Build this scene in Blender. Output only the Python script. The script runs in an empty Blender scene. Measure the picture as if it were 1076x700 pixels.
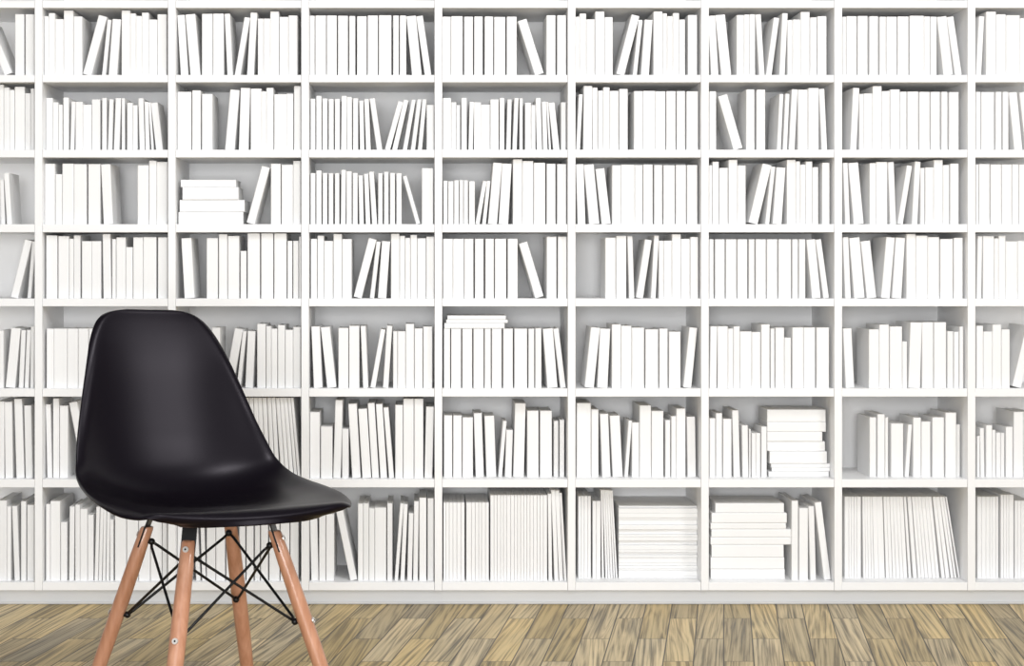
import bpy, bmesh, math, random
from mathutils import Vector, Matrix
random.seed(4)
C = bpy.context.scene.collection
# ------------------------------------------------------------------ view geometry
S1 = 0.0026            # metres per photo pixel on the bookcase front (plane y = 0)
FPX = 1615.0           # focal length in pixels of the 1076 px wide frame
D = 4.2                # camera to bookcase front
VX, VY = 447.0, 280.0  # principal point
CAMX = (VX - 538) * S1
CAMZ = (636 - VY) * S1
def wx(px, y=0.0): return CAMX + (px - VX) * S1 * (1 + y / D)
def wz(py, y=0.0): return CAMZ - (py - VY) * S1 * (1 + y / D)

# ------------------------------------------------------------------ helpers
def link(name, me, mat=None, parent=None):
    o = bpy.data.objects.new(name, me); C.objects.link(o)
    if mat:
        for m in (mat if isinstance(mat, (list, tuple)) else [mat]): me.materials.append(m)
    if parent: o.parent = parent
    return o
def from_bm(name, bm, mat=None, parent=None, smooth=False):
    me = bpy.data.meshes.new(name); bmesh.ops.recalc_face_normals(bm, faces=bm.faces)
    bm.to_mesh(me); bm.free()
    if smooth:
        for p in me.polygons: p.use_smooth = True
    return link(name, me, mat, parent)
def add_box(bm, x0, x1, y0, y1, z0, z1, bev=0.0):
    r = bmesh.ops.create_cube(bm, size=1.0)
    bmesh.ops.scale(bm, vec=(x1-x0, y1-y0, z1-z0), verts=r['verts'])
    bmesh.ops.translate(bm, vec=((x0+x1)/2, (y0+y1)/2, (z0+z1)/2), verts=r['verts'])
    if bev:
        es = list({e for v in r['verts'] for e in v.link_edges})
        bmesh.ops.bevel(bm, geom=es, offset=bev, segments=2, affect='EDGES', profile=0.5)
def add_tube(bm, pts, radii, n=12, cap=True):
    rings = []
    for i, p in enumerate(pts):
        a = pts[max(i-1, 0)]; b = pts[min(i+1, len(pts)-1)]
        d = (b - a).normalized()
        ref = Vector((0, 0, 1)) if abs(d.z) < .9 else Vector((0, 1, 0))
        u = d.cross(ref).normalized(); v = d.cross(u).normalized()
        rings.append([bm.verts.new(p + (u*math.cos(2*math.pi*k/n) + v*math.sin(2*math.pi*k/n))*radii[i]) for k in range(n)])
    for i in range(len(rings)-1):
        for k in range(n):
            bm.faces.new((rings[i][k], rings[i][(k+1) % n], rings[i+1][(k+1) % n], rings[i+1][k]))
    if cap:
        bm.faces.new(rings[0]); bm.faces.new(rings[-1][::-1])
def tag(o, label=None, cat=None, group=None, kind=None):
    if label: o['label'] = label
    if cat: o['category'] = cat
    if group: o['group'] = group
    if kind: o['kind'] = kind
    return o

# ------------------------------------------------------------------ materials
def principled(name, col, rough=.5, spec=.5, coat=0.0):
    m = bpy.data.materials.new(name); m.use_nodes = True
    b = m.node_tree.nodes['Principled BSDF']
    b.inputs['Base Color'].default_value = (*col, 1); b.inputs['Roughness'].default_value = rough
    b.inputs['Specular IOR Level'].default_value = spec
    b.inputs['Coat Weight'].default_value = coat
    return m, m.node_tree, b
def faint_noise(nt, b, c1, c2, scale, bump=0.0):
    tc = nt.nodes.new('ShaderNodeTexCoord'); n = nt.nodes.new('ShaderNodeTexNoise')
    n.inputs['Scale'].default_value = scale; nt.links.new(tc.outputs['Object'], n.inputs['Vector'])
    r = nt.nodes.new('ShaderNodeValToRGB')
    r.color_ramp.elements[0].color = (*c1, 1); r.color_ramp.elements[1].color = (*c2, 1)
    nt.links.new(n.outputs['Fac'], r.inputs['Fac']); nt.links.new(r.outputs['Color'], b.inputs['Base Color'])
    if bump:
        bp = nt.nodes.new('ShaderNodeBump'); bp.inputs['Strength'].default_value = bump; bp.inputs['Distance'].default_value = .0005
        nt.links.new(n.outputs['Fac'], bp.inputs['Height']); nt.links.new(bp.outputs['Normal'], b.inputs['Normal'])
m_shelf, nt, b = principled('white_lacquer', (.75, .75, .75), .45, .3)
faint_noise(nt, b, (.885, .885, .888), (.90, .90, .903), 6)
m_cover, nt, b = principled('white_book_cover', (.84, .84, .838), .55, .3)
faint_noise(nt, b, (.875, .875, .874), (.895, .895, .896), 9)
geo = nt.nodes.new('ShaderNodeNewGeometry'); hsv = nt.nodes.new('ShaderNodeHueSaturation')    # no two covers are quite the same white
mr = nt.nodes.new('ShaderNodeMapRange'); mr.inputs['To Min'].default_value = .95; mr.inputs['To Max'].default_value = 1.0
nt.links.new(geo.outputs['Random Per Island'], mr.inputs['Value']); nt.links.new(mr.outputs[0], hsv.inputs['Value'])
nt.links.new(b.inputs['Base Color'].links[0].from_socket, hsv.inputs['Color']); nt.links.new(hsv.outputs['Color'], b.inputs['Base Color'])
m_page, nt, b = principled('white_pages', (.80, .80, .795), .8, .2)
faint_noise(nt, b, (.79, .79, .785), (.84, .84, .835), 400)
m_wall, nt, b = principled('white_wall_paint', (.8, .8, .8), .8, .2)
faint_noise(nt, b, (.79, .79, .79), (.82, .82, .82), 40, .1)
m_plinth, nt, b = principled('plinth_grey_lacquer', (.66, .665, .675), .5, .35)
faint_noise(nt, b, (.60, .605, .61), (.63, .635, .64), 5)
m_shell, nt, b = principled('black_plastic', (.016, .012, .018), .34, .19)
faint_noise(nt, b, (.0032, .0020, .0040), (.0042, .0028, .0054), 900, .05)
b.inputs['Specular Tint'].default_value = (.96, .90, 1, 1)
m_metal, nt, b = principled('black_metal', (.01, .01, .011), .4, .3, .05)
faint_noise(nt, b, (.004, .004, .0045), (.007, .007, .008), 60)
m_steel, nt, b = principled('screw_steel', (.75, .73, .70), .3)
b.inputs['Metallic'].default_value = .6
# beech legs: grain streaks along the leg
m_beech, nt, b = principled('beech_wood', (.6, .32, .19), .38, .5, .35)
tc = nt.nodes.new('ShaderNodeTexCoord'); mp = nt.nodes.new('ShaderNodeMapping'); mp.inputs['Scale'].default_value = (90, 90, 7)
n = nt.nodes.new('ShaderNodeTexNoise'); n.inputs['Scale'].default_value = 1; n.inputs['Detail'].default_value = 4
r = nt.nodes.new('ShaderNodeValToRGB'); cr = r.color_ramp
cr.elements[0].position = .25; cr.elements[0].color = (.42, .185, .097, 1)
cr.elements[1].position = .75; cr.elements[1].color = (.60, .31, .195, 1)
nt.links.new(tc.outputs['Object'], mp.inputs['Vector']); nt.links.new(mp.outputs[0], n.inputs['Vector'])
nt.links.new(n.outputs['Fac'], r.inputs['Fac']); nt.links.new(r.outputs['Color'], b.inputs['Base Color'])

# floor: narrow oiled boards laid at an angle to the bookcase, ends cut in line with it
def floor_material():
    m, nt, b = principled('oiled_strip_floor', (.4, .33, .2), .42, .35)
    N = nt.nodes.new; L = nt.links.new
    def math_(op, a, bb=None, c=None):
        n = N('ShaderNodeMath'); n.operation = op
        for i, v in enumerate((a, bb, c)):
            if v is None: continue
            if isinstance(v, (int, float)): n.inputs[i].default_value = v
            else: L(v, n.inputs[i])
        return n.outputs[0]
    tc = N('ShaderNodeTexCoord'); sx = N('ShaderNodeSeparateXYZ'); L(tc.outputs['Object'], sx.inputs[0])
    X, Y = sx.outputs[0], sx.outputs[1]
    W, PL = .0708, .44
    u = math_('SUBTRACT', X, math_('MULTIPLY', Y, .195)); u = math_('SUBTRACT', u, .579)
    un = math_('DIVIDE', u, W); col = math_('FLOOR', un); uf = math_('SUBTRACT', un, col)
    par = math_('MULTIPLY', math_('MODULO', math_('ABSOLUTE', col), 2.0), .5)
    vn = math_('ADD', math_('DIVIDE', math_('ADD', Y, .16), PL), par); row = math_('FLOOR', vn); vf = math_('SUBTRACT', vn, row)
    cid = N('ShaderNodeCombineXYZ'); L(col, cid.inputs[0]); L(row, cid.inputs[1])
    wn = N('ShaderNodeTexWhiteNoise'); wn.noise_dimensions = '3D'; L(cid.outputs[0], wn.inputs['Vector'])
    rs = N('ShaderNodeSeparateColor'); L(wn.outputs['Color'], rs.inputs[0])
    # grain: stretched noise whose direction wanders a little, a different piece of it on every board
    gx = math_('ADD', math_('MULTIPLY', u, 1.0), math_('MULTIPLY', rs.outputs[0], 37.0))
    gy = math_('ADD', math_('MULTIPLY', Y, 1.0), math_('MULTIPLY', rs.outputs[1], 53.0))
    sk = math_('MULTIPLY', math_('SUBTRACT', rs.outputs[2], .5), .15)
    gx = math_('ADD', gx, math_('MULTIPLY', Y, sk))
    def stretched(ku, kv, detail, rough, dist):
        gv = N('ShaderNodeCombineXYZ'); L(math_('MULTIPLY', gx, ku), gv.inputs[0]); L(math_('MULTIPLY', gy, kv), gv.inputs[1])
        g = N('ShaderNodeTexNoise'); g.inputs['Scale'].default_value = 1; g.inputs['Detail'].default_value = detail
        g.inputs['Roughness'].default_value = rough; g.inputs['Distortion'].default_value = dist
        L(gv.outputs[0], g.inputs['Vector']); return g.outputs['Fac']
    fine = stretched(120.0, 1.6, 5, .68, .1)
    figure = stretched(24.0, 1.1, 2, .45, .35)
    # growth rings: the figure noise folded into repeating veins
    rings = math_('ABSOLUTE', math_('SUBTRACT', math_('FRACT', math_('MULTIPLY', figure, 7.5)), .5))
    vein = math_('ADD', math_('MULTIPLY', rings, .42), math_('MULTIPLY', fine, 1.45))
    r1 = N('ShaderNodeValToRGB'); e = r1.color_ramp.elements
    e[0].position = .60; e[0].color = (.065, .045, .02, 1)
    e[1].position = .98; e[1].color = (.70, .54, .285, 1)
    k = r1.color_ramp.elements.new(.72); k.color = (.25, .18, .085, 1)
    k = r1.color_ramp.elements.new(.83); k.color = (.50, .375, .185, 1)
    L(vein, r1.inputs['Fac'])
    broad = stretched(11.0, 1.8, 2, .5, .6)
    r2 = N('ShaderNodeValToRGB'); e = r2.color_ramp.elements
    e[0].position = .36; e[0].color = (.26, .225, .135, 1)
    e[1].position = .64; e[1].color = (.58, .43, .20, 1)
    L(broad, r2.inputs['Fac'])
    mx = N('ShaderNodeMix'); mx.data_type = 'RGBA'; mx.inputs['Factor'].default_value = .3
    L(r1.outputs['Color'], mx.inputs['A']); L(r2.outputs['Color'], mx.inputs['B'])
    # tone of the board
    hs = N('ShaderNodeHueSaturation')
    L(math_('ADD', .80, math_('MULTIPLY', rs.outputs[1], .42)), hs.inputs['Value'])
    L(math_('ADD', .85, math_('MULTIPLY', rs.outputs[0], .3)), hs.inputs['Saturation'])
    L(mx.outputs['Result'], hs.inputs['Color'])
    # seams
    su = math_('MINIMUM', uf, math_('SUBTRACT', 1.0, uf)); sv = math_('MINIMUM', vf, math_('SUBTRACT', 1.0, vf))
    seam = math_('MINIMUM', math_('MULTIPLY', su, W), math_('MULTIPLY', math_('MULTIPLY', sv, PL), 1.0))
    mr = N('ShaderNodeMapRange'); L(seam, mr.inputs['Value']); mr.inputs['From Min'].default_value = .0006; mr.inputs['From Max'].default_value = .0022
    mr.inputs['To Min'].default_value = 0; mr.inputs['To Max'].default_value = 1
    ms = N('ShaderNodeMix'); ms.data_type = 'RGBA'; ms.inputs['A'].default_value = (.03, .02, .01, 1)
    L(mr.outputs[0], ms.inputs['Factor']); L(hs.outputs['Color'], ms.inputs['B'])
    L(ms.outputs['Result'], b.inputs['Base Color'])
    bp = N('ShaderNodeBump'); bp.inputs['Strength'].default_value = .5; bp.inputs['Distance'].default_value = .001
    L(mr.outputs[0], bp.inputs['Height']); L(bp.outputs['Normal'], b.inputs['Normal'])
    return m
m_floor = floor_material()

# ------------------------------------------------------------------ the room
BD = 0.262      # outside depth of the bookcase
bm = bmesh.new(); add_box(bm, -4.5, 4.5, -6.0, BD + .1, -.05, 0)
tag(from_bm('floor', bm, m_floor), kind='structure')
bm = bmesh.new(); add_box(bm, -4.5, 4.5, BD + .002, BD + .1, 0, 2.7)
tag(from_bm('wall_back', bm, m_wall), kind='structure')

# ------------------------------------------------------------------ bookcase
UPX = [36.3 + 140.12 * k for k in range(-1, 9)]      # left edges of the uprights, 8 px wide
UW = 8.0
SHY = [(-78.5, -71.0), (.5, 8.0), (78.6, 86.3), (157.3, 165.4), (235.6, 244.1), (313.8, 322.0), (408.5, 417.0), (503.9, 512.5), (612.3, 620.7)]
case = bpy.data.objects.new('bookcase', None); C.objects.link(case)
case.location = (wx(538), 0, 0)
tag(case, 'wall-filling white bookcase of open square bays packed with white books', 'bookcase')
def case_part(name, bm, mat=m_shelf):
    bmesh.ops.translate(bm, vec=-Vector(case.location), verts=bm.verts)
    return from_bm(name, bm, mat, case)
ztop = wz(-78.5); zbot = wz(620.7)
for ux in UPX:
    bm = bmesh.new(); add_box(bm, wx(ux), wx(ux + UW), 0, BD - .012, zbot, ztop, .0009); case_part('upright', bm)
for k in range(len(UPX) - 1):
    for (a, bb) in SHY:
        bm = bmesh.new(); add_box(bm, wx(UPX[k] + UW) + .0006, wx(UPX[k+1]) - .0006, .0018, BD - .012, wz(bb), wz(a), .0008)
        case_part('shelf', bm)
bm = bmesh.new(); add_box(bm, wx(UPX[0]), wx(UPX[-1] + UW), BD - .0118, BD, zbot, ztop); case_part('back_panel', bm)
bm = bmesh.new(); add_box(bm, wx(UPX[0]), wx(UPX[-1] + UW), .010, BD, 0, zbot - .0002); 
add_box(bm, wx(UPX[0]), wx(UPX[-1] + UW), .005, .0099, .003, .008)
case_part('plinth', bm, m_plinth)

# ------------------------------------------------------------------ books
# (row, bay, scale, x offset, y offset, setback mm, "x0 x1 top dx | ...") read off the shelves:
# foot of the spine from x0 to x1, height of its top, sideways lean of the top
ROWY = {1: 0, 2: 80, 3: 160, 4: 235, 5: 315, 6: 405, 7: 505}
BAYS = 'ABCDEFGHI'
OFF = {0: 0, 1: 269, 2: 538, 3: 807}
B = []
def bk(row, bay, win, sett, s): B.append((row, bay, 4.0, OFF[win], ROWY[row], sett, s))
bk(1,'A',0,18,"18 55 88 -95|62 100 60|106 143 60")
bk(1,'B',0,20,"176 203 68|204 230 55|231 266 80|267 307 44|308 345 69|345 383 62 69|427 443 82 24|455 491 79 17|510 546 44|546 570 56|570 595 67|595 625 53|625 660 82|661 700 60")
bk(1,'C',0,20,"752 790 62 -15|800 842 58 -22|848 893 58|895 940 57|955 978 57 -12|985 1010 71 42|1037 1066 52 15|1083 1107 78|1107 1135 78|1135 1172 48|1174 1211 71|1212 1250 65")
bk(1,'D',1,14,"225 246 66|249 294 65|297 339 65|344 386 66|391 417 67|424 465 68|469 512 65|516 569 64|576 600 65|604 632 65|655 698 65 -25|708 738 65 -38")
bk(1,'E',1,16,"783 818 70|820 869 68|875 912 70|917 953 69|961 997 69|1001 1048 71|1054 1096 70|1173 1213 78 -76|1221 1259 64|1266 1304 64")
bk(1,'F',2,16,"268 284 70|285 312 57|313 348 81|350 389 48|390 424 72|437 475 60 70|505 525 83 25|542 576 82 16|595 633 48|634 652 56|653 676 68|677 703 55|704 728 82|740 779 63")
bk(1,'G',2,16,"838 870 65 -14|880 923 60 -27|945 976 63|977 999 61|1000 1023 60|1040 1063 60 -16|1068 1092 73 33|1124 1150 55 14|1156 1180 84|1181 1213 82|1214 1252 50|1254 1282 73|1285 1323 68")
bk(1,'H',3,14,"314 329 70|331 373 68|378 420 67|427 464 68|470 497 70|499 542 70|546 592 69|597 657 66|658 682 69|684 711 70|738 780 67 -28|787 817 68 -36")
bk(1,'I',3,14,"875 898 68 13|918 960 49|961 1001 60|1002 1060 64|1061 1100 76|1101 1140 70")
bk(2,'A',0,26,"-20 14 36|15 38 48|39 60 58|61 103 45|104 127 72|128 143 52")
bk(2,'B',0,34,"190 221 92|222 244 110|245 262 120|265 288 90|294 311 107 5|316 347 108|347 384 120|385 420 98|428 447 92|452 470 97 6|477 500 92 8|511 524 93|533 557 112|558 577 122|586 608 93 -6|611 630 108 -5|634 646 110 -14|655 685 110 -23")
bk(2,'C',0,22,"745 803 66|807 843 60|848 893 75|945 985 56 22|1003 1043 49 8|1053 1098 52|1098 1119 64|1119 1149 49|1152 1204 76|1204 1232 74|1235 1264 42")
bk(2,'D',1,24,"229 249 95|253 275 83|279 300 94|305 326 96|331 352 96|357 380 83 2|381 403 88|407 429 93|437 455 103 -4|462 482 96 -8|508 531 92 -32|540 563 104 57|571 592 98 50|616 634 98 38|650 668 97 28|680 697 97 20|717 748 121")
bk(2,'E',1,30,"785 820 92|821 842 110|843 858 122|863 886 92|893 911 108 5|916 946 110|946 983 120|985 1020 98|1024 1044 92|1052 1070 98 5|1078 1096 92 8|1108 1121 93|1131 1156 112|1157 1175 122|1181 1203 92 -6|1207 1227 107 -6|1231 1241 108 -12|1250 1277 110 -22|1282 1303 110")
bk(2,'F',2,20,"270 286 76 12|300 337 41 2|338 360 48|362 383 61|384 411 47|412 448 62|451 487 54|513 550 63|551 603 62|604 645 64|649 688 63|693 728 63|734 783 64")
bk(2,'G',2,20,"830 859 64|932 973 75 -68|985 1020 56|1029 1065 57|1114 1131 75 11|1139 1157 74 11|1164 1192 55 14|1200 1244 57|1246 1291 50|1302 1326 53 -12")
bk(2,'H',3,20,"346 374 49 13|384 402 75|403 440 73|441 479 42|480 513 63|515 555 56|556 584 65|587 633 65|637 681 66|685 724 66|730 756 66|762 803 67")
bk(2,'I',3,20,"875 895 66|898 952 67|958 983 66|988 1013 66|1036 1072 66 -25|1085 1115 66 -28")
bk(3,'A',0,24,"3 20 115 -6|28 50 87 -14")
bk(3,'B',0,22,"184 230 48|232 260 92|261 309 48|310 363 50|370 421 50|435 475 50 -12|577 624 55|626 657 36|658 703 41")
bk(3,'C',0,20,"1034 1070 57 66|1138 1179 49|1183 1231 53|1232 1263 37")
bk(3,'D',1,20,"229 249 88|253 275 77|280 299 87|305 324 88|331 350 88|356 376 74 2|380 402 80|406 427 87|434 453 97 -4|461 480 90 -8|488 509 81 -14|513 532 88|538 557 82|563 584 87|590 612 88|673 691 98 -58|697 745 67")
bk(3,'E',1,20,"788 805 120|808 830 122|833 853 118|856 871 117|873 891 118|895 920 122|922 940 120 32|950 966 120 20|975 1013 43 22|1020 1060 47 15|1080 1119 30|1120 1166 37|1168 1216 44|1222 1259 49|1266 1304 50")
bk(3,'F',2,20,"277 310 50 -8|325 368 50 -24|378 416 67 -27|421 457 55|458 516 53|517 549 54|552 592 52|598 632 54|637 685 55|689 732 54|736 780 54")
bk(3,'G',2,20,"829 842 55|844 870 40|872 908 66|911 948 32|949 983 56|993 1035 47 64|1062 1082 60 26|1096 1134 63 17|1156 1193 32|1194 1212 38|1213 1234 52|1235 1263 39|1264 1288 63|1304 1336 44")
bk(3,'H',3,20,"326 346 44 -10|362 404 42 -24|428 454 46|455 503 41|515 540 41 -10|545 568 55 40|605 630 39 14|641 659 66|662 697 64|698 736 33|737 763 54|767 803 48")
bk(3,'I',3,18,"875 886 52|889 933 50|937 982 52|984 1026 52|1028 1055 52|1057 1095 52")
bk(4,'A',0,20,"42 76 66 64|112 130 75 20")
bk(4,'B',0,20,"193 240 50|244 289 53|290 308 64|309 337 50|343 384 74|385 424 74|434 467 44 -4|470 486 65|488 527 58|528 557 99|559 600 58|601 656 57|663 703 58")
bk(4,'C',0,20,"775 818 60 -14|868 915 61|919 955 45|957 1005 52|1010 1035 115|1040 1092 38|1097 1148 38|1152 1204 38|1208 1228 73|1232 1254 73|1257 1264 55")
bk(4,'D',1,20,"230 256 64|258 285 51|286 323 73|325 361 44|362 402 65|408 443 60 66|478 496 75 28|512 547 73 17|567 603 43|604 626 52|627 648 60|649 677 48|678 714 62|716 749 55")
bk(4,'E',1,20,"786 827 64|828 874 64|876 914 64|920 957 64|964 1000 64|1004 1052 64|1058 1100 64|1174 1212 75 -72|1222 1263 55|1269 1306 55")
bk(4,'F',2,20,"392 436 59|438 481 52|493 515 53 -8|521 551 66 38|584 605 50 14|617 637 72|638 672 72|673 710 45|711 748 64|750 783 56")
bk(4,'G',2,20,"830 848 66|854 895 66|900 944 66|948 990 66|996 1020 66|1025 1068 66|1072 1116 66|1121 1174 66|1179 1203 66|1207 1234 66|1262 1299 65 -24|1310 1334 65 -34")
bk(4,'H',3,20,"326 350 57 -11|364 408 57 -22|417 457 71 -27|476 513 56 22|522 562 58 16|583 622 44|623 672 51|673 721 57|725 778 65|782 820 60")
bk(4,'I',3,18,"878 898 53 5|905 952 53|953 970 62|971 1000 52|1001 1050 75|1051 1090 73")
bk(5,'A',0,20,"-8 14 130|22 62 118 24|77 96 128 11|102 119 127 10|126 141 112 3")
bk(5,'B',0,20,"195 225 122|226 281 122|282 327 122|328 370 122|372 415 122")
bk(5,'C',0,20,"890 925 118|942 980 120 45|992 1010 132 26|1030 1062 132 11|1080 1116 102|1118 1139 112|1140 1165 122|1167 1197 107|1198 1231 127|1232 1263 115")
bk(5,'D',1,20,"243 279 112 -11|299 338 113 -28|346 388 119|391 434 110|450 472 110 -11|480 501 123 44|533 556 109 17|576 594 133|595 628 133|629 664 102|666 700 121|703 741 113")
bk(5,'E',1,18,"790 816 122|820 862 122|867 909 122|914 957 122|961 987 122|991 1033 122|1039 1080 122|1086 1140 122|1145 1170 122|1174 1200 120|1225 1268 120 -20|1280 1303 120 -31")
bk(5,'F',2,22,"305 347 115 28|356 402 121 12|420 458 104|459 503 110|504 556 118|561 615 125|620 655 122|660 709 135|720 754 116 26")
bk(5,'G',2,20,"831 860 112 4|865 908 112|909 931 122|932 958 112|959 1008 134|1009 1045 136|1048 1084 104|1088 1104 122|1108 1145 118|1146 1174 160|1179 1226 117|1227 1275 117|1281 1334 117")
bk(5,'H',3,20,"328 364 120 -12|425 468 125|469 510 105|513 565 113|566 586 176|591 642 95 9|647 696 95|699 750 95|755 780 133|783 803 135|806 823 113")
bk(5,'I',3,18,"878 906 110|907 944 134|945 982 105|983 1018 125|1026 1065 106 62")
bk(6,'A',0,20,"-15 18 68|20 53 70 -4|68 101 57 -10|107 137 85 -7")
bk(6,'B',0,30,"192 218 80 -7|222 248 56|250 285 86|350 385 68 -62")
bk(6,'C',1,20,"-60 -42 52 -8|-40 -22 52 -9|-20 -2 52 -10|0 18 52 -11|20 38 52 -13|40 58 52 -14|62 79 52 -16|82 99 52 -18|106 122 52 -24|124 140 52 -25|142 158 52 -27|161 174 52 -29|176 187 52 -30")
bk(6,'D',1,22,"226 268 113|272 321 174|324 356 62 9|361 389 183|404 440 77 -17|447 484 98 -18|488 517 74 -19|523 551 78 -20|559 580 93 -24|585 617 83|619 663 57|665 703 57|708 741 90 7")
bk(6,'E',1,42,"790 825 127|829 865 127|868 912 135|924 958 117 -9|969 1010 128 -9|1018 1034 150 20|1046 1074 188 6|1081 1126 75 8|1140 1188 107|1194 1244 107|1252 1271 150|1276 1296 145")
bk(6,'F',2,42,"272 332 75|334 364 102|380 415 120 -10|424 466 127 -13|473 489 148 18|503 535 157|537 585 85|587 637 108|645 666 147|670 690 130|691 730 98|739 774 132 -4")
B.append((6,'G',7.37,740,415,42,"42 88 182|92 140 143|147 213 187|230 280 120 -13|298 345 237 -6|349 360 265|368 401 297|402 436 297|443 486 247"))
bk(6,'H',3,45,"428 456 135|461 492 122|494 506 135|518 570 161|576 593 165 14|611 644 136|646 684 153|692 741 135|747 793 115|794 808 165")
bk(6,'I',3,45,"880 891 213|895 912 180 -3|918 944 168|945 957 188|960 979 200|980 995 200|1001 1030 175|1034 1076 112|1078 1110 112")
bk(7,'A',0,22,"-12 27 85|28 45 110|60 82 108 -11|87 109 88|113 142 103")
bk(7,'B',0,22,"192 210 100|211 252 87|254 281 176|289 310 110 3|315 335 103|336 366 120|368 392 145|396 411 112 8|413 427 112 8|430 442 118 5|445 458 122 4|461 476 165|482 530 140|532 580 145|582 630 150|632 680 150|682 702 150")
bk(7,'C',0,22,"745 775 160|778 806 160|824 842 165 -13|849 865 165 -8|868 905 160|907 945 160|950 1000 160|1005 1030 160|1035 1065 160|1070 1092 160|1096 1126 160|1131 1174 160|1178 1216 160|1220 1254 160")
bk(7,'D',1,22,"229 262 130 -6|265 292 140|294 328 142|396 426 120 -62|428 450 98|451 474 97|475 498 118|499 547 115|551 573 97|582 597 97 24|606 624 100 14|635 655 138 7|660 680 88 4|686 716 73|721 747 75")
B.append((7,'G',6.086,740,510,30,"560 602 100|608 665 147|680 717 135 -13|768 812 107 -62"))
M = []
def edges(es, y, dx=0.0):
    out = []
    for a, b_ in zip(es[:-1], es[1:]): out.append((a + .6, b_ - .6, y, dx))
    return out
def interp(x, pts):
    for (a, fa), (b_, fb) in zip(pts[:-1], pts[1:]):
        if x <= b_: return fa + (fb - fa) * (x - a) / (b_ - a)
    return pts[-1][1]
e_mag = edges([36,52,73,97,122,148,172], 112) + edges([182,215,240,262,280,305,327], 112) + edges([336,360,380,402,420,440,466,490,510,530,550,570,590,612,635,655,675,700], 64) \
    + [(709, 734, 55, -6), (745, 773, 32, -22), (776, 803, 34, -26), (808, 829, 50, -31)]
M.append((7,'E',6.086,460,510,24,e_mag))
f_mag = edges([46,66,85,108,128], 70) + edges([138,162,190], 102) + [(199, 212, 32, -8), (221, 235, 32, -18), (237, 251, 32, -20), (253, 269, 32, -23), (271, 284, 34, -27), (286, 298, 34, -31)]
M.append((7,'F',6.086,600,510,57,f_mag))
hp = [(42,0),(137,0),(150,-6),(277,-15),(405,-26),(428,-32),(462,-36),(590,-47),(650,-62),(715,-78)]
he = []
for g in ([42,67,82,97,112,137],[150,165,180,198,212,240,275],[281,300,320,340,362,382,405],[412,428],[438,461],[466,485,505,525,548,570,590],[602,624,649],[656,674,690],[698,713]):
    for a, b_, y, _ in edges(g, 66): he.append((a, b_, y, interp((a+b_)/2, hp)))
M.append((7,'H',5.49,880,510,57,he))
M.append((7,'I',5.49,880,510,57,edges([808,832,858,880,895,915,930], 66) + edges([943,960,975,990,1018], 55) + edges([1024,1040,1060,1080,1100,1120], 90)))
# lying stacks: (row, bay, scale, xo, yo, setback, kind, [(x0,x1,ytop,ybottom) top to bottom])
ST = [
 (3,'C',4,0,160,26,'book',[(760,992,112,144),(767,1002,144,198),(755,1028,198,249),(750,1022,249,302)]),
 (5,'E',4,269,315,24,'book',[(805,1050,66,84),(800,1058,84,98),(792,1045,98,121)]),
 (6,'G',7.37,740,415,46,'book',[(489,940,97,193),(489,942,203,281),(489,915,283,358),(489,935,366,442),(508,950,444,539),(520,985,540,571),(525,993,572,604),(500,965,604,645)]),
 (7,'G',6.086,740,510,40,'book',[(72,510,118,181),(48,528,181,246),(42,523,246,286),(47,557,286,338),(42,557,340,388),(48,508,388,470),(42,512,470,545),(43,515,545,612)]),
 (7,'F',6.086,600,510,57,'booklet',[(306,812,a,b_) for a, b_ in zip([118,132,165,197,212,245,275,310,325,350,382,413,430,448,464,505,520,540,555,588],[132,165,197,212,245,275,310,325,350,382,413,430,448,464,505,520,540,555,588,604])]),
]
SHELFTOP = {r: wz(SHY[r + 1][0]) for r in range(1, 8)}
SHELFUND = {r: wz(SHY[r][1]) for r in range(1, 8)}
def bay_lim(bay):
    k = BAYS.index(bay)
    return wx(UPX[k] + UW) + .0008, wx(UPX[k+1]) - .0008

CHAIR_OUT = [(97,352),(100,335),(115,328),(180,327),(205,332),(225,350),(240,378),(255,410),(268,440),(280,465),(295,488),(310,500),(335,510),(369,524),(365,535),(340,543),(300,550),(240,553),(190,552),(140,546),(110,537),(90,520),(80,498),(79,470),(84,430),(90,390)]
def in_poly(x, y, P):
    c = False; j = len(P) - 1
    for i in range(len(P)):
        if (P[i][1] > y) != (P[j][1] > y) and x < (P[j][0]-P[i][0])*(y-P[i][1])/(P[j][1]-P[i][1]) + P[i][0]: c = not c
        j = i
    return c
def seen_area(x0, x1, yt, yb, dx):
    n = 0
    for i in range(5):
        for j in range(6):
            fy = (j + .5)/6
            x = x0 + (x1-x0)*(i+.5)/5 + dx*(1-fy); y = yt + (yb-yt)*fy
            if 0 <= x <= 1076 and not in_poly(x, y, CHAIR_OUT): n += 1
    return n/30 * (x1-x0) * (yb-yt)

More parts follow.
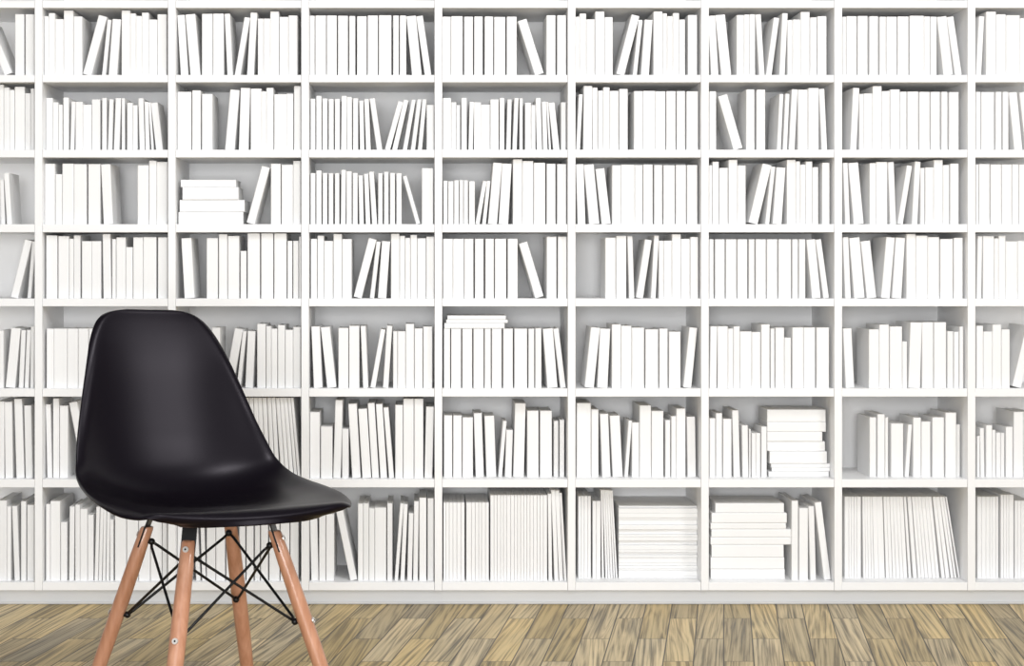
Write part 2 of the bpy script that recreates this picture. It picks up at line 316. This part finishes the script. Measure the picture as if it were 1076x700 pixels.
class Bk:
    pass
def solve(b):      # spine rectangle from foot extent [xl, xr], apparent height H and sideways lean dx
    th = math.atan2(b.dx, b.H)
    b.th = th
    wdt = b.xr - b.xl
    t = wdt * math.cos(th); b.t = max(t, .0012)
    b.h = max((b.H - b.t * abs(math.sin(th))) / math.cos(th), .05)
    s, c = math.sin(th), math.cos(th)
    if th >= 0: ox, oz = b.xr - b.t/2*c, b.z + b.t/2*s
    else:       ox, oz = b.xl + b.t/2*c, b.z - b.t/2*s
    b.o = (ox, oz)
    q = []
    for lx, lz in ((-b.t/2, 0), (b.t/2, 0), (b.t/2, b.h), (-b.t/2, b.h)):
        q.append((ox + lx*c + lz*s, oz - lx*s + lz*c))
    b.q = q
def pen(p, q):     # overlap depth of two convex quads (0 when apart)
    best = 1e9
    for P in (p, q):
        for i in range(4):
            a, c = P[i], P[(i+1) % 4]
            nx, nz = c[1]-a[1], a[0]-c[0]; l = math.hypot(nx, nz); nx /= l; nz /= l
            pa = [v[0]*nx+v[1]*nz for v in p]; qa = [v[0]*nx+v[1]*nz for v in q]
            d = min(max(pa), max(qa)) - max(min(pa), min(qa))
            if d <= 0: return 0
            best = min(best, d)
    return best
allbooks = []
def load(rec, kind):
    row, bay, sc, xo, yo, sett, s = rec
    y = sett/1000.; lst = []
    items = s
    if isinstance(s, str):
        items = []
        for it in s.split('|'):
            v = [float(a) for a in it.split()]
            items.append((v[0], v[1], v[2], v[3] if len(v) > 3 else 0.0))
    for (x0, x1, yt, dx) in items:
        b = Bk(); b.kind = kind; b.row, b.bay = row, bay; b.flat = False
        X0, X1, YT, DX = xo + x0/sc, xo + x1/sc, yo + yt/sc, dx/sc
        b.y = y + random.uniform(0, .0025)
        b.z = SHELFTOP[row] + .0001
        b.xl, b.xr = wx(X0, b.y), wx(X1, b.y)
        b.H = wz(YT, b.y) - b.z
        b.H = min(b.H, SHELFUND[row] - b.z - .003)
        b.dx = DX * S1 * (1 + b.y/D)
        b.area = seen_area(X0, X1, YT, SHY[row+1][0], DX)
        solve(b); lst.append(b)
    lo, hi = bay_lim(bay)
    for it in range(60):
        bad = False
        for b in lst:
            mx = max(v[0] for v in b.q); mn = min(v[0] for v in b.q)
            if bay != 'A' and mn < lo: b.xl += (lo - mn)*.6 + .0001; b.xr += .0001 if b.xr - b.xl > .004 else .002; bad = True
            if mx > hi: b.xr -= (mx - hi)*.6 + .0001; bad = True
            solve(b)
        for p, q in zip(lst[:-1], lst[1:]):
            d = pen(p.q, q.q)
            if d > 0:
                bad = True
                e = min(d, .0008)/2 + .00006
                if p.xr - p.xl > .003: p.xr -= e
                if q.xr - q.xl > .003: q.xl += e
                if d > .001:
                    m = .5*(p.dx/p.H + q.dx/q.H)
                    w = .06
                    if abs(p.dx/p.H) > abs(q.dx/q.H): p.dx += w*(m*p.H - p.dx)
                    else: q.dx += w*(m*q.H - q.dx)
                solve(p); solve(q)
        if not bad: break
    if bad: print('UNRESOLVED', row, bay)
    # the place within the bay, counted from its left side
    vis = [b for b in lst if b.xr > wx(0)]
    for i, b in enumerate(vis): b.idx = i; b.of = len(vis)
    for b in lst:
        if b not in vis: b.idx = None
        b.depth = max(.08, min(.74 * b.h, .215 - b.y * .4)) if kind == 'book' else min(.8 * b.h, .19)
        b.depth = min(b.depth, BD - .016 - b.y)
    for b in vis:
        oth = [o for o in vis if o is not b]
        b.super = None
        if oth:
            if b.h > max(o.h for o in oth) + .006: b.super = 'tallest'
            elif b.h < min(o.h for o in oth) - .008: b.super = 'shortest'
            elif b.t > max(o.t for o in oth) + .0025: b.super = 'thickest'
    allbooks.extend(lst)
    return lst
by_bay = {}
for rec in B: by_bay[(rec[0], rec[1])] = load(rec, 'book')
for rec in M: by_bay[(rec[0], rec[1])] = load(rec, 'booklet')
stacks = []
for (row, bay, sc, xo, yo, sett, kind, items) in ST:
    base = SHELFTOP[row] + .0002
    if (row, bay) == (5, 'E'):
        base = max(max(v[1] for v in b.q) for b in by_bay[(5, 'E')][:8]) + .0003
    z = base; lst = []
    hi = bay_lim(bay)[1]; lo = bay_lim(bay)[0]
    for i, (x0, x1, ya, yb) in enumerate(reversed(items)):
        b = Bk(); b.kind = kind; b.row, b.bay = row, bay; b.flat = True
        b.y = sett/1000. + random.uniform(-.004, .006)
        b.t = (yb - ya)/sc * S1 * (1 + b.y/D) * (.985 if kind == 'book' else .93)
        b.xl, b.xr = max(wx(xo + x0/sc, b.y), lo), min(wx(xo + x1/sc, b.y), hi)
        b.h = b.xr - b.xl; b.z = z
        z += b.t + .0002
        b.depth = min(.74*b.h, BD - .016 - b.y) if kind == 'book' else BD - .02 - b.y
        b.pos = (len(items) - 1 - i, len(items)); b.area = b.h * b.t / S1 / S1
        if (row, bay) == (5, 'E'): b.depth = min(b.depth, .11)
        lst.append(b)
    stacks.append(lst); allbooks.extend(lst)

def cover_bm(bm, t, h, dep, booklet=False):
    bt = min(.0019, t*.17); r = min(.0013, t*.24) if booklet else min(.0026, t*.22)
    outer = [(-t/2, dep), (-t/2, r), (-t/2 + r*.3, r*.3), (-t/2 + r, 0), (t/2 - r, 0), (t/2 - r*.3, r*.3), (t/2, r), (t/2, dep)]
    if booklet: sec = outer
    else: sec = outer + [(t/2 - bt, dep), (t/2 - bt, bt), (-t/2 + bt, bt), (-t/2 + bt, dep)]
    lo = [bm.verts.new((x, y, 0)) for x, y in sec]; hi = [bm.verts.new((x, y, h)) for x, y in sec]
    n = len(sec)
    for i in range(n): bm.faces.new((lo[i], lo[(i+1) % n], hi[(i+1) % n], hi[i]))
    if booklet:
        bm.faces.new(lo[::-1]); bm.faces.new(hi)
    else:
        for v in (lo, hi):
            bm.faces.new((v[0], v[1], v[2], v[10], v[11])); bm.faces.new((v[2], v[3], v[4], v[5], v[9], v[10]))
            bm.faces.new((v[5], v[6], v[7], v[8], v[9]))
def page_bm(bm, t, h, dep):
    bt = min(.0019, t*.17)
    add_box(bm, -t/2 + bt + .00005, t/2 - bt - .00005, bt + .0001, dep - .003, .0015, h - .0015)
def place(b):
    if b.flat: return (b.xl, b.y, b.z + b.t/2), math.pi/2
    return (b.o[0], b.y, b.o[1]), b.th

ORD = ['first','second','third','fourth','fifth','sixth','seventh','eighth','ninth','tenth','eleventh','twelfth','thirteenth','fourteenth','fifteenth','sixteenth','seventeenth','eighteenth','nineteenth','twentieth','twenty-first','twenty-second','twenty-third','twenty-fourth','twenty-fifth','twenty-sixth','twenty-seventh','twenty-eighth','twenty-ninth','thirtieth','thirty-first','thirty-second','thirty-third','thirty-fourth','thirty-fifth','thirty-sixth','thirty-seventh','thirty-eighth','thirty-ninth','fortieth']
ROWN = {1:'top row',2:'second row',3:'third row',4:'fourth row',5:'fifth row',6:'sixth row',7:'bottom row'}
BAYN = {'A':'leftmost column','B':'second column','C':'third column','D':'fourth column','E':'fifth column','F':'sixth column','G':'seventh column','H':'eighth column','I':'rightmost column'}
def where(b): return '%s, %s' % (ROWN[b.row], BAYN[b.bay])
def label(b):
    if b.flat:
        i, n = b.pos
        p = 'topmost' if i == 0 else ('lowest' if i == n-1 else ORD[i] + ' from top')
        w = 'booklet' if b.kind == 'booklet' else 'book'
        return 'white %s lying flat, %s of the stack, %s' % (w, p, where(b))
    w = []
    a = math.degrees(b.th)
    if b.kind == 'booklet': w.append('thin')
    elif b.super: w.append(b.super)
    elif b.t < .0145: w.append('slim')
    elif b.t > .029: w.append('thick')
    w.append('white'); w.append('booklet' if b.kind == 'booklet' else 'book')
    if a < -3: w.append('leaning left')
    elif a > 3: w.append('leaning right')
    s = ' '.join(w)
    if b.idx == 0: p = 'first on left'
    elif b.idx == b.of - 1: p = 'last on right'
    else: p = ORD[b.idx] + ' from left'
    return '%s, %s, %s' % (s, p, where(b))

books = [b for b in allbooks if b.kind == 'book']
vis_books = sorted(books, key=lambda b: -b.area)
solo = set(id(b) for b in vis_books[:300])
print('COUNT books', len(books), 'booklets', len([b for b in allbooks if b.kind == 'booklet']), 'thin', min(b.t for b in allbooks))
rest = bmesh.new(); rest_p = bmesh.new()
for b in allbooks:
    loc, th = place(b)
    grp = ('books' if b.kind == 'book' else 'booklets')
    if b.flat: grp = 'stacked %s in the %s, %s' % (grp, ROWN[b.row], BAYN[b.bay])
    else: grp = '%s standing in the %s' % (grp, ROWN[b.row])
    if b.kind == 'booklet':
        bm = bmesh.new(); cover_bm(bm, b.t, b.h, b.depth, True)
        o = from_bm('booklet', bm, m_cover)
        o.location = loc; o.rotation_euler = (0, th, 0)
        tag(o, label(b), 'booklet', grp)
    elif id(b) in solo:
        bm = bmesh.new(); cover_bm(bm, b.t, b.h, b.depth)
        o = from_bm('book', bm, m_cover)
        o.location = loc; o.rotation_euler = (0, th, 0)
        tag(o, label(b), 'book', grp)
        bm = bmesh.new(); page_bm(bm, b.t, b.h, b.depth); from_bm('pages', bm, m_page, o)
    else:
        mt = Matrix.Translation(loc) @ Matrix.Rotation(th, 4, 'Y')
        for tgt, fn in ((rest, cover_bm), (rest_p, page_bm)):
            t_ = bmesh.new(); fn(t_, b.t, b.h, b.depth); bmesh.ops.transform(t_, matrix=mt, verts=t_.verts)
            me = bpy.data.meshes.new('tmp'); t_.to_mesh(me); t_.free(); tgt.from_mesh(me); bpy.data.meshes.remove(me)
o = from_bm('book', rest, m_cover)
tag(o, 'slimmer white books filling in between the larger ones on every shelf', 'books', kind='stuff')
tag(from_bm('pages', rest_p, m_page, o), kind='stuff')

# ------------------------------------------------------------------ chair
CD = 3.07
CS = CD / FPX
cx0, cy0 = CAMX + (221 - VX) * CS, -D + CD
FA = math.radians(-56)
F = Vector((math.cos(FA), math.sin(FA), 0)); SD = Vector((-F.y, F.x, 0))     # forward, towards the viewer's right
chair = bpy.data.objects.new('side_chair', None); C.objects.link(chair); chair.location = (cx0, cy0, 0)
tag(chair, 'black moulded plastic shell chair with splayed beech legs in front of bookcase', 'chair')
STN = [  # forward, height, half width, edge curl
 (.2043,.4363,.1456,.0111),(.2013,.4453,.1634,.0083),(.1985,.453,.1899,.0059),(.1857,.4607,.214,.0046),(.1576,.4604,.2329,.0031),(.1266,.4589,.2504,.0079),
 (.0796,.4532,.2595,.0231),(.021,.445,.2573,.0392),(-.0402,.4377,.2484,.0532),(-.0988,.4389,.2401,.0616),(-.1494,.4545,.2335,.0653),(-.1858,.4876,.2272,.0627),
 (-.2094,.5403,.2152,.0535),(-.2256,.5955,.2002,.0421),(-.2413,.6561,.1829,.0337),(-.2565,.7166,.1644,.0236),(-.2714,.767,.1465,.0133),(-.2831,.8028,.1266,.0055),
 (-.2902,.8223,.102,.0011),(-.2933,.8293,.0657,.0001),(-.3017,.8276,.0462,.0001)]
def cat(p0, p1, p2, p3, t):
    return tuple(.5*((2*b_) + (-a+c)*t + (2*a-5*b_+4*c-d)*t*t + (-a+3*b_-3*c+d)*t**3) for a, b_, c, d in zip(p0, p1, p2, p3))
rows = []
for i in range(len(STN)-1):
    p = [STN[max(i-1, 0)], STN[i], STN[i+1], STN[min(i+2, len(STN)-1)]]
    for k in range(4): rows.append(cat(*p, k/4))
rows.append(STN[-1])
def shell_pt(i, u):
    f, z, w, c = rows[i]
    a = rows[max(i-1, 0)]; b_ = rows[min(i+1, len(rows)-1)]
    tf, tz = b_[0]-a[0], b_[1]-a[1]; l = math.hypot(tf, tz) or 1
    # travelling back along the seat (tf<0) the inner normal points up / forward
    nf, nz = tz/l, -tf/l
    lift = c * abs(u)**2.4 - .009 * (max(abs(u) - .88, 0)/.12)**2 * min(1, max(0, (i - 1)/8))
    return Vector((f + nf*lift - max(0, 1 - i/16)**1.5 * .045 * abs(u)**2.5, u*w, z + nz*lift - math.tan(math.radians(2))*u*w))
bm = bmesh.new(); NU = 28
grid = []
for i in range(len(rows)):
    r_ = []
    for j in range(NU+1):
        u = math.sin((j/NU*2 - 1) * math.pi/2 * .92)/math.sin(math.pi/2*.92)
        p = shell_pt(i, u)
        r_.append(bm.verts.new(F*p.x + SD*p.y + Vector((0, 0, p.z))))
    grid.append(r_)
for i in range(len(rows)-1):
    for j in range(NU):
        bm.faces.new((grid[i][j], grid[i][j+1], grid[i+1][j+1], grid[i+1][j]))
shell = from_bm('shell', bm, m_shell, chair, smooth=True)
md = shell.modifiers.new('thickness', 'SOLIDIFY'); md.thickness = .0065; md.offset = 0; 
md = shell.modifiers.new('round', 'SUBSURF'); md.levels = 1; md.render_levels = 2

def polar(az, r_, z): a = math.radians(az); return Vector((r_*math.cos(a), r_*math.sin(a), z))
AZ = {'near': -100, 'right': -10, 'far': 80, 'left': 170}
ZT, RT, ZF, RF = .402, .132, .0, .276
def legp(az, z, extra=0.0):
    t = (ZT - z)/(ZT - ZF)
    return polar(az + (1-t)*0.0, RT + (RF-RT)*t + extra, z)
def ring(bm, c, d, r_, l, n=16):
    add_tube(bm, [c, c + d*l], [r_, r_*.9], n)
up, lowp = {}, {}
for k, az in AZ.items():
    bm = bmesh.new()
    zs = [ZT, ZT-.004, .34, .25, .15, .05, .006, 0]; rr = [.0112, .0132, .0148, .0158, .0155, .0138, .0125, .0115]
    pts = [legp(az, z) for z in zs]
    rings = []
    for p, r_ in zip(pts, rr):      # level rings so that the foot sits flat on the floor
        rings.append([bm.verts.new(p + Vector((math.cos(2*math.pi*q/20)*r_*1.03, math.sin(2*math.pi*q/20)*r_*1.03, 0))) for q in range(20)])
    for a, c in zip(rings[:-1], rings[1:]):
        for q in range(20): bm.faces.new((a[q], a[(q+1) % 20], c[(q+1) % 20], c[q]))
    bm.faces.new(rings[0]); bm.faces.new(rings[-1][::-1])
    leg = from_bm('leg', bm, m_beech, chair, smooth=True)
    md = leg.modifiers.new('edge', 'EDGE_SPLIT'); md.split_angle = math.radians(50)
    out = polar(az, 1, 0); axis = (legp(az, 0) - legp(az, ZT)).normalized()
    nrm = (out - axis*out.dot(axis)).normalized()
    for z, off in ((.383, .0128), (.222, .0155)):
        bm = bmesh.new(); c = legp(az, z) + nrm*off
        ring(bm, c, nrm, .0062, .0022, 20)
        add_tube(bm, [c + nrm*.0021, c + nrm*.0026], [.0021, .0018], 8)
        sc = from_bm('screw', bm, [m_steel, m_metal], leg, smooth=False)
        nf = len(sc.data.polygons)
        for i, p in enumerate(sc.data.polygons):
            if i >= nf - 10: p.material_index = 1
    # black strap set in a slot in the top of the leg, running up to the shell
    tan = Vector((-out.y, out.x, 0))
    bm = bmesh.new()
    a = legp(az, ZT - .040); t_ = legp(az, ZT); zt = {'near': .443, 'right': .439, 'far': .426, 'left': .431}[k]; top = t_ - out*.010; top.z = zt - .006
    w = .0146; th = .0018
    for p0, p1 in ((a, t_), (t_, top)):
        vs = []
        for p in (p0, p1):
            for sx_, sn in ((-1, -1), (1, -1), (1, 1), (-1, 1)): vs.append(bm.verts.new(p + tan*w*sx_ + out*th*sn))
        for fc in ((0,1,2,3), (7,6,5,4), (0,4,5,1), (1,5,6,2), (2,6,7,3), (3,7,4,0)): bm.faces.new([vs[q] for q in fc])
    add_tube(bm, [top + Vector((0, 0, -.003)) - out*.002, top + Vector((0, 0, .006)) - out*.003], [.012, .014], 14)
    from_bm('mounting_bracket', bm, m_metal, chair)
    up[k] = legp(az, .372) - out*.020; lowp[k] = legp(az, .223) - out*.022
    for p in (up[k], lowp[k]):
        bm = bmesh.new(); bmesh.ops.create_icosphere(bm, subdivisions=2, radius=.0072, matrix=Matrix.Translation(p))
        add_tube(bm, [p, p + out*.014], [.0045, .0045], 10)
        from_bm('strut_clamp', bm, m_metal, chair, smooth=True)
for a, c in (('left','near'),('left','far'),('near','left'),('near','right'),('far','left'),('far','right'),('right','near'),('right','far')):
    p, q = up[a], lowp[c]
    side = (q - p).cross(Vector((0, 0, 1))).normalized() * (.0035 if a in ('left', 'right') else -.0035)
    bm = bmesh.new(); add_tube(bm, [p, p.lerp(q, .06) + side, p.lerp(q, .94) + side, q], [.0029]*4, 10)
    from_bm('strut', bm, m_metal, chair, smooth=True)

# ------------------------------------------------------------------ light and camera
w = bpy.data.worlds.new('world'); bpy.context.scene.world = w; w.use_nodes = True
nt = w.node_tree; bg = nt.nodes['Background']; bg.inputs['Color'].default_value = (1, 1, 1, 1); 
# made-up studio surround: bright in front, dimmed elsewhere so the shell reflects less
tc = nt.nodes.new('ShaderNodeTexCoord'); sp = nt.nodes.new('ShaderNodeSeparateXYZ'); nt.links.new(tc.outputs['Generated'], sp.inputs[0])
mr = nt.nodes.new('ShaderNodeMapRange'); mr.interpolation_type = 'SMOOTHSTEP'; nt.links.new(sp.outputs[1], mr.inputs['Value'])
mr.inputs['From Min'].default_value = .1; mr.inputs['From Max'].default_value = -.9; mr.inputs['To Min'].default_value = .13; mr.inputs['To Max'].default_value = .56
nt.links.new(mr.outputs[0], bg.inputs['Strength'])
def area(name, loc, target, sx_, sy_, power, col=(1, 1, 1)):
    l = bpy.data.lights.new(name, 'AREA'); l.shape = 'RECTANGLE'; l.size = sx_; l.size_y = sy_; l.energy = power; l.color = col
    o = bpy.data.objects.new(name, l); C.objects.link(o); o.location = loc
    o.rotation_euler = (Vector(target) - Vector(loc)).to_track_quat('-Z', 'Y').to_euler()
    return o
area('studio_softbox', (-.5, -6.4, 1.15), (-.5, 0, .95), 2.4, 1.7, 185, (.988, .994, 1))
area('overhead_highlight_light', (.25, -2.3, 3.1), (-.6, -1.2, .5), .6, .6, 34)  # unseen overhead light, added for the highlight on the seat bend
area('side_softbox', (2.4, -2.9, 2.4), (-.7, -1.2, .6), .8, .8, 42)  # unseen light added front right to place the highlight on the chair back
cam = bpy.data.cameras.new('camera'); co = bpy.data.objects.new('camera', cam); C.objects.link(co)
cam.sensor_width = 36; cam.lens = 36*FPX/1076; cam.clip_start = .05
co.location = (CAMX, -D, CAMZ); co.rotation_euler = (math.pi/2, 0, 0)
cam.shift_x = (538 - VX)/1076; cam.shift_y = -(350 - VY)/1076
sc = bpy.context.scene; sc.camera = co
sc.view_settings.view_transform = 'Standard'; sc.view_settings.look = 'None'
sc.view_settings.gamma = 1; sc.view_settings.use_curve_mapping = False
sc.view_settings.exposure = -.02
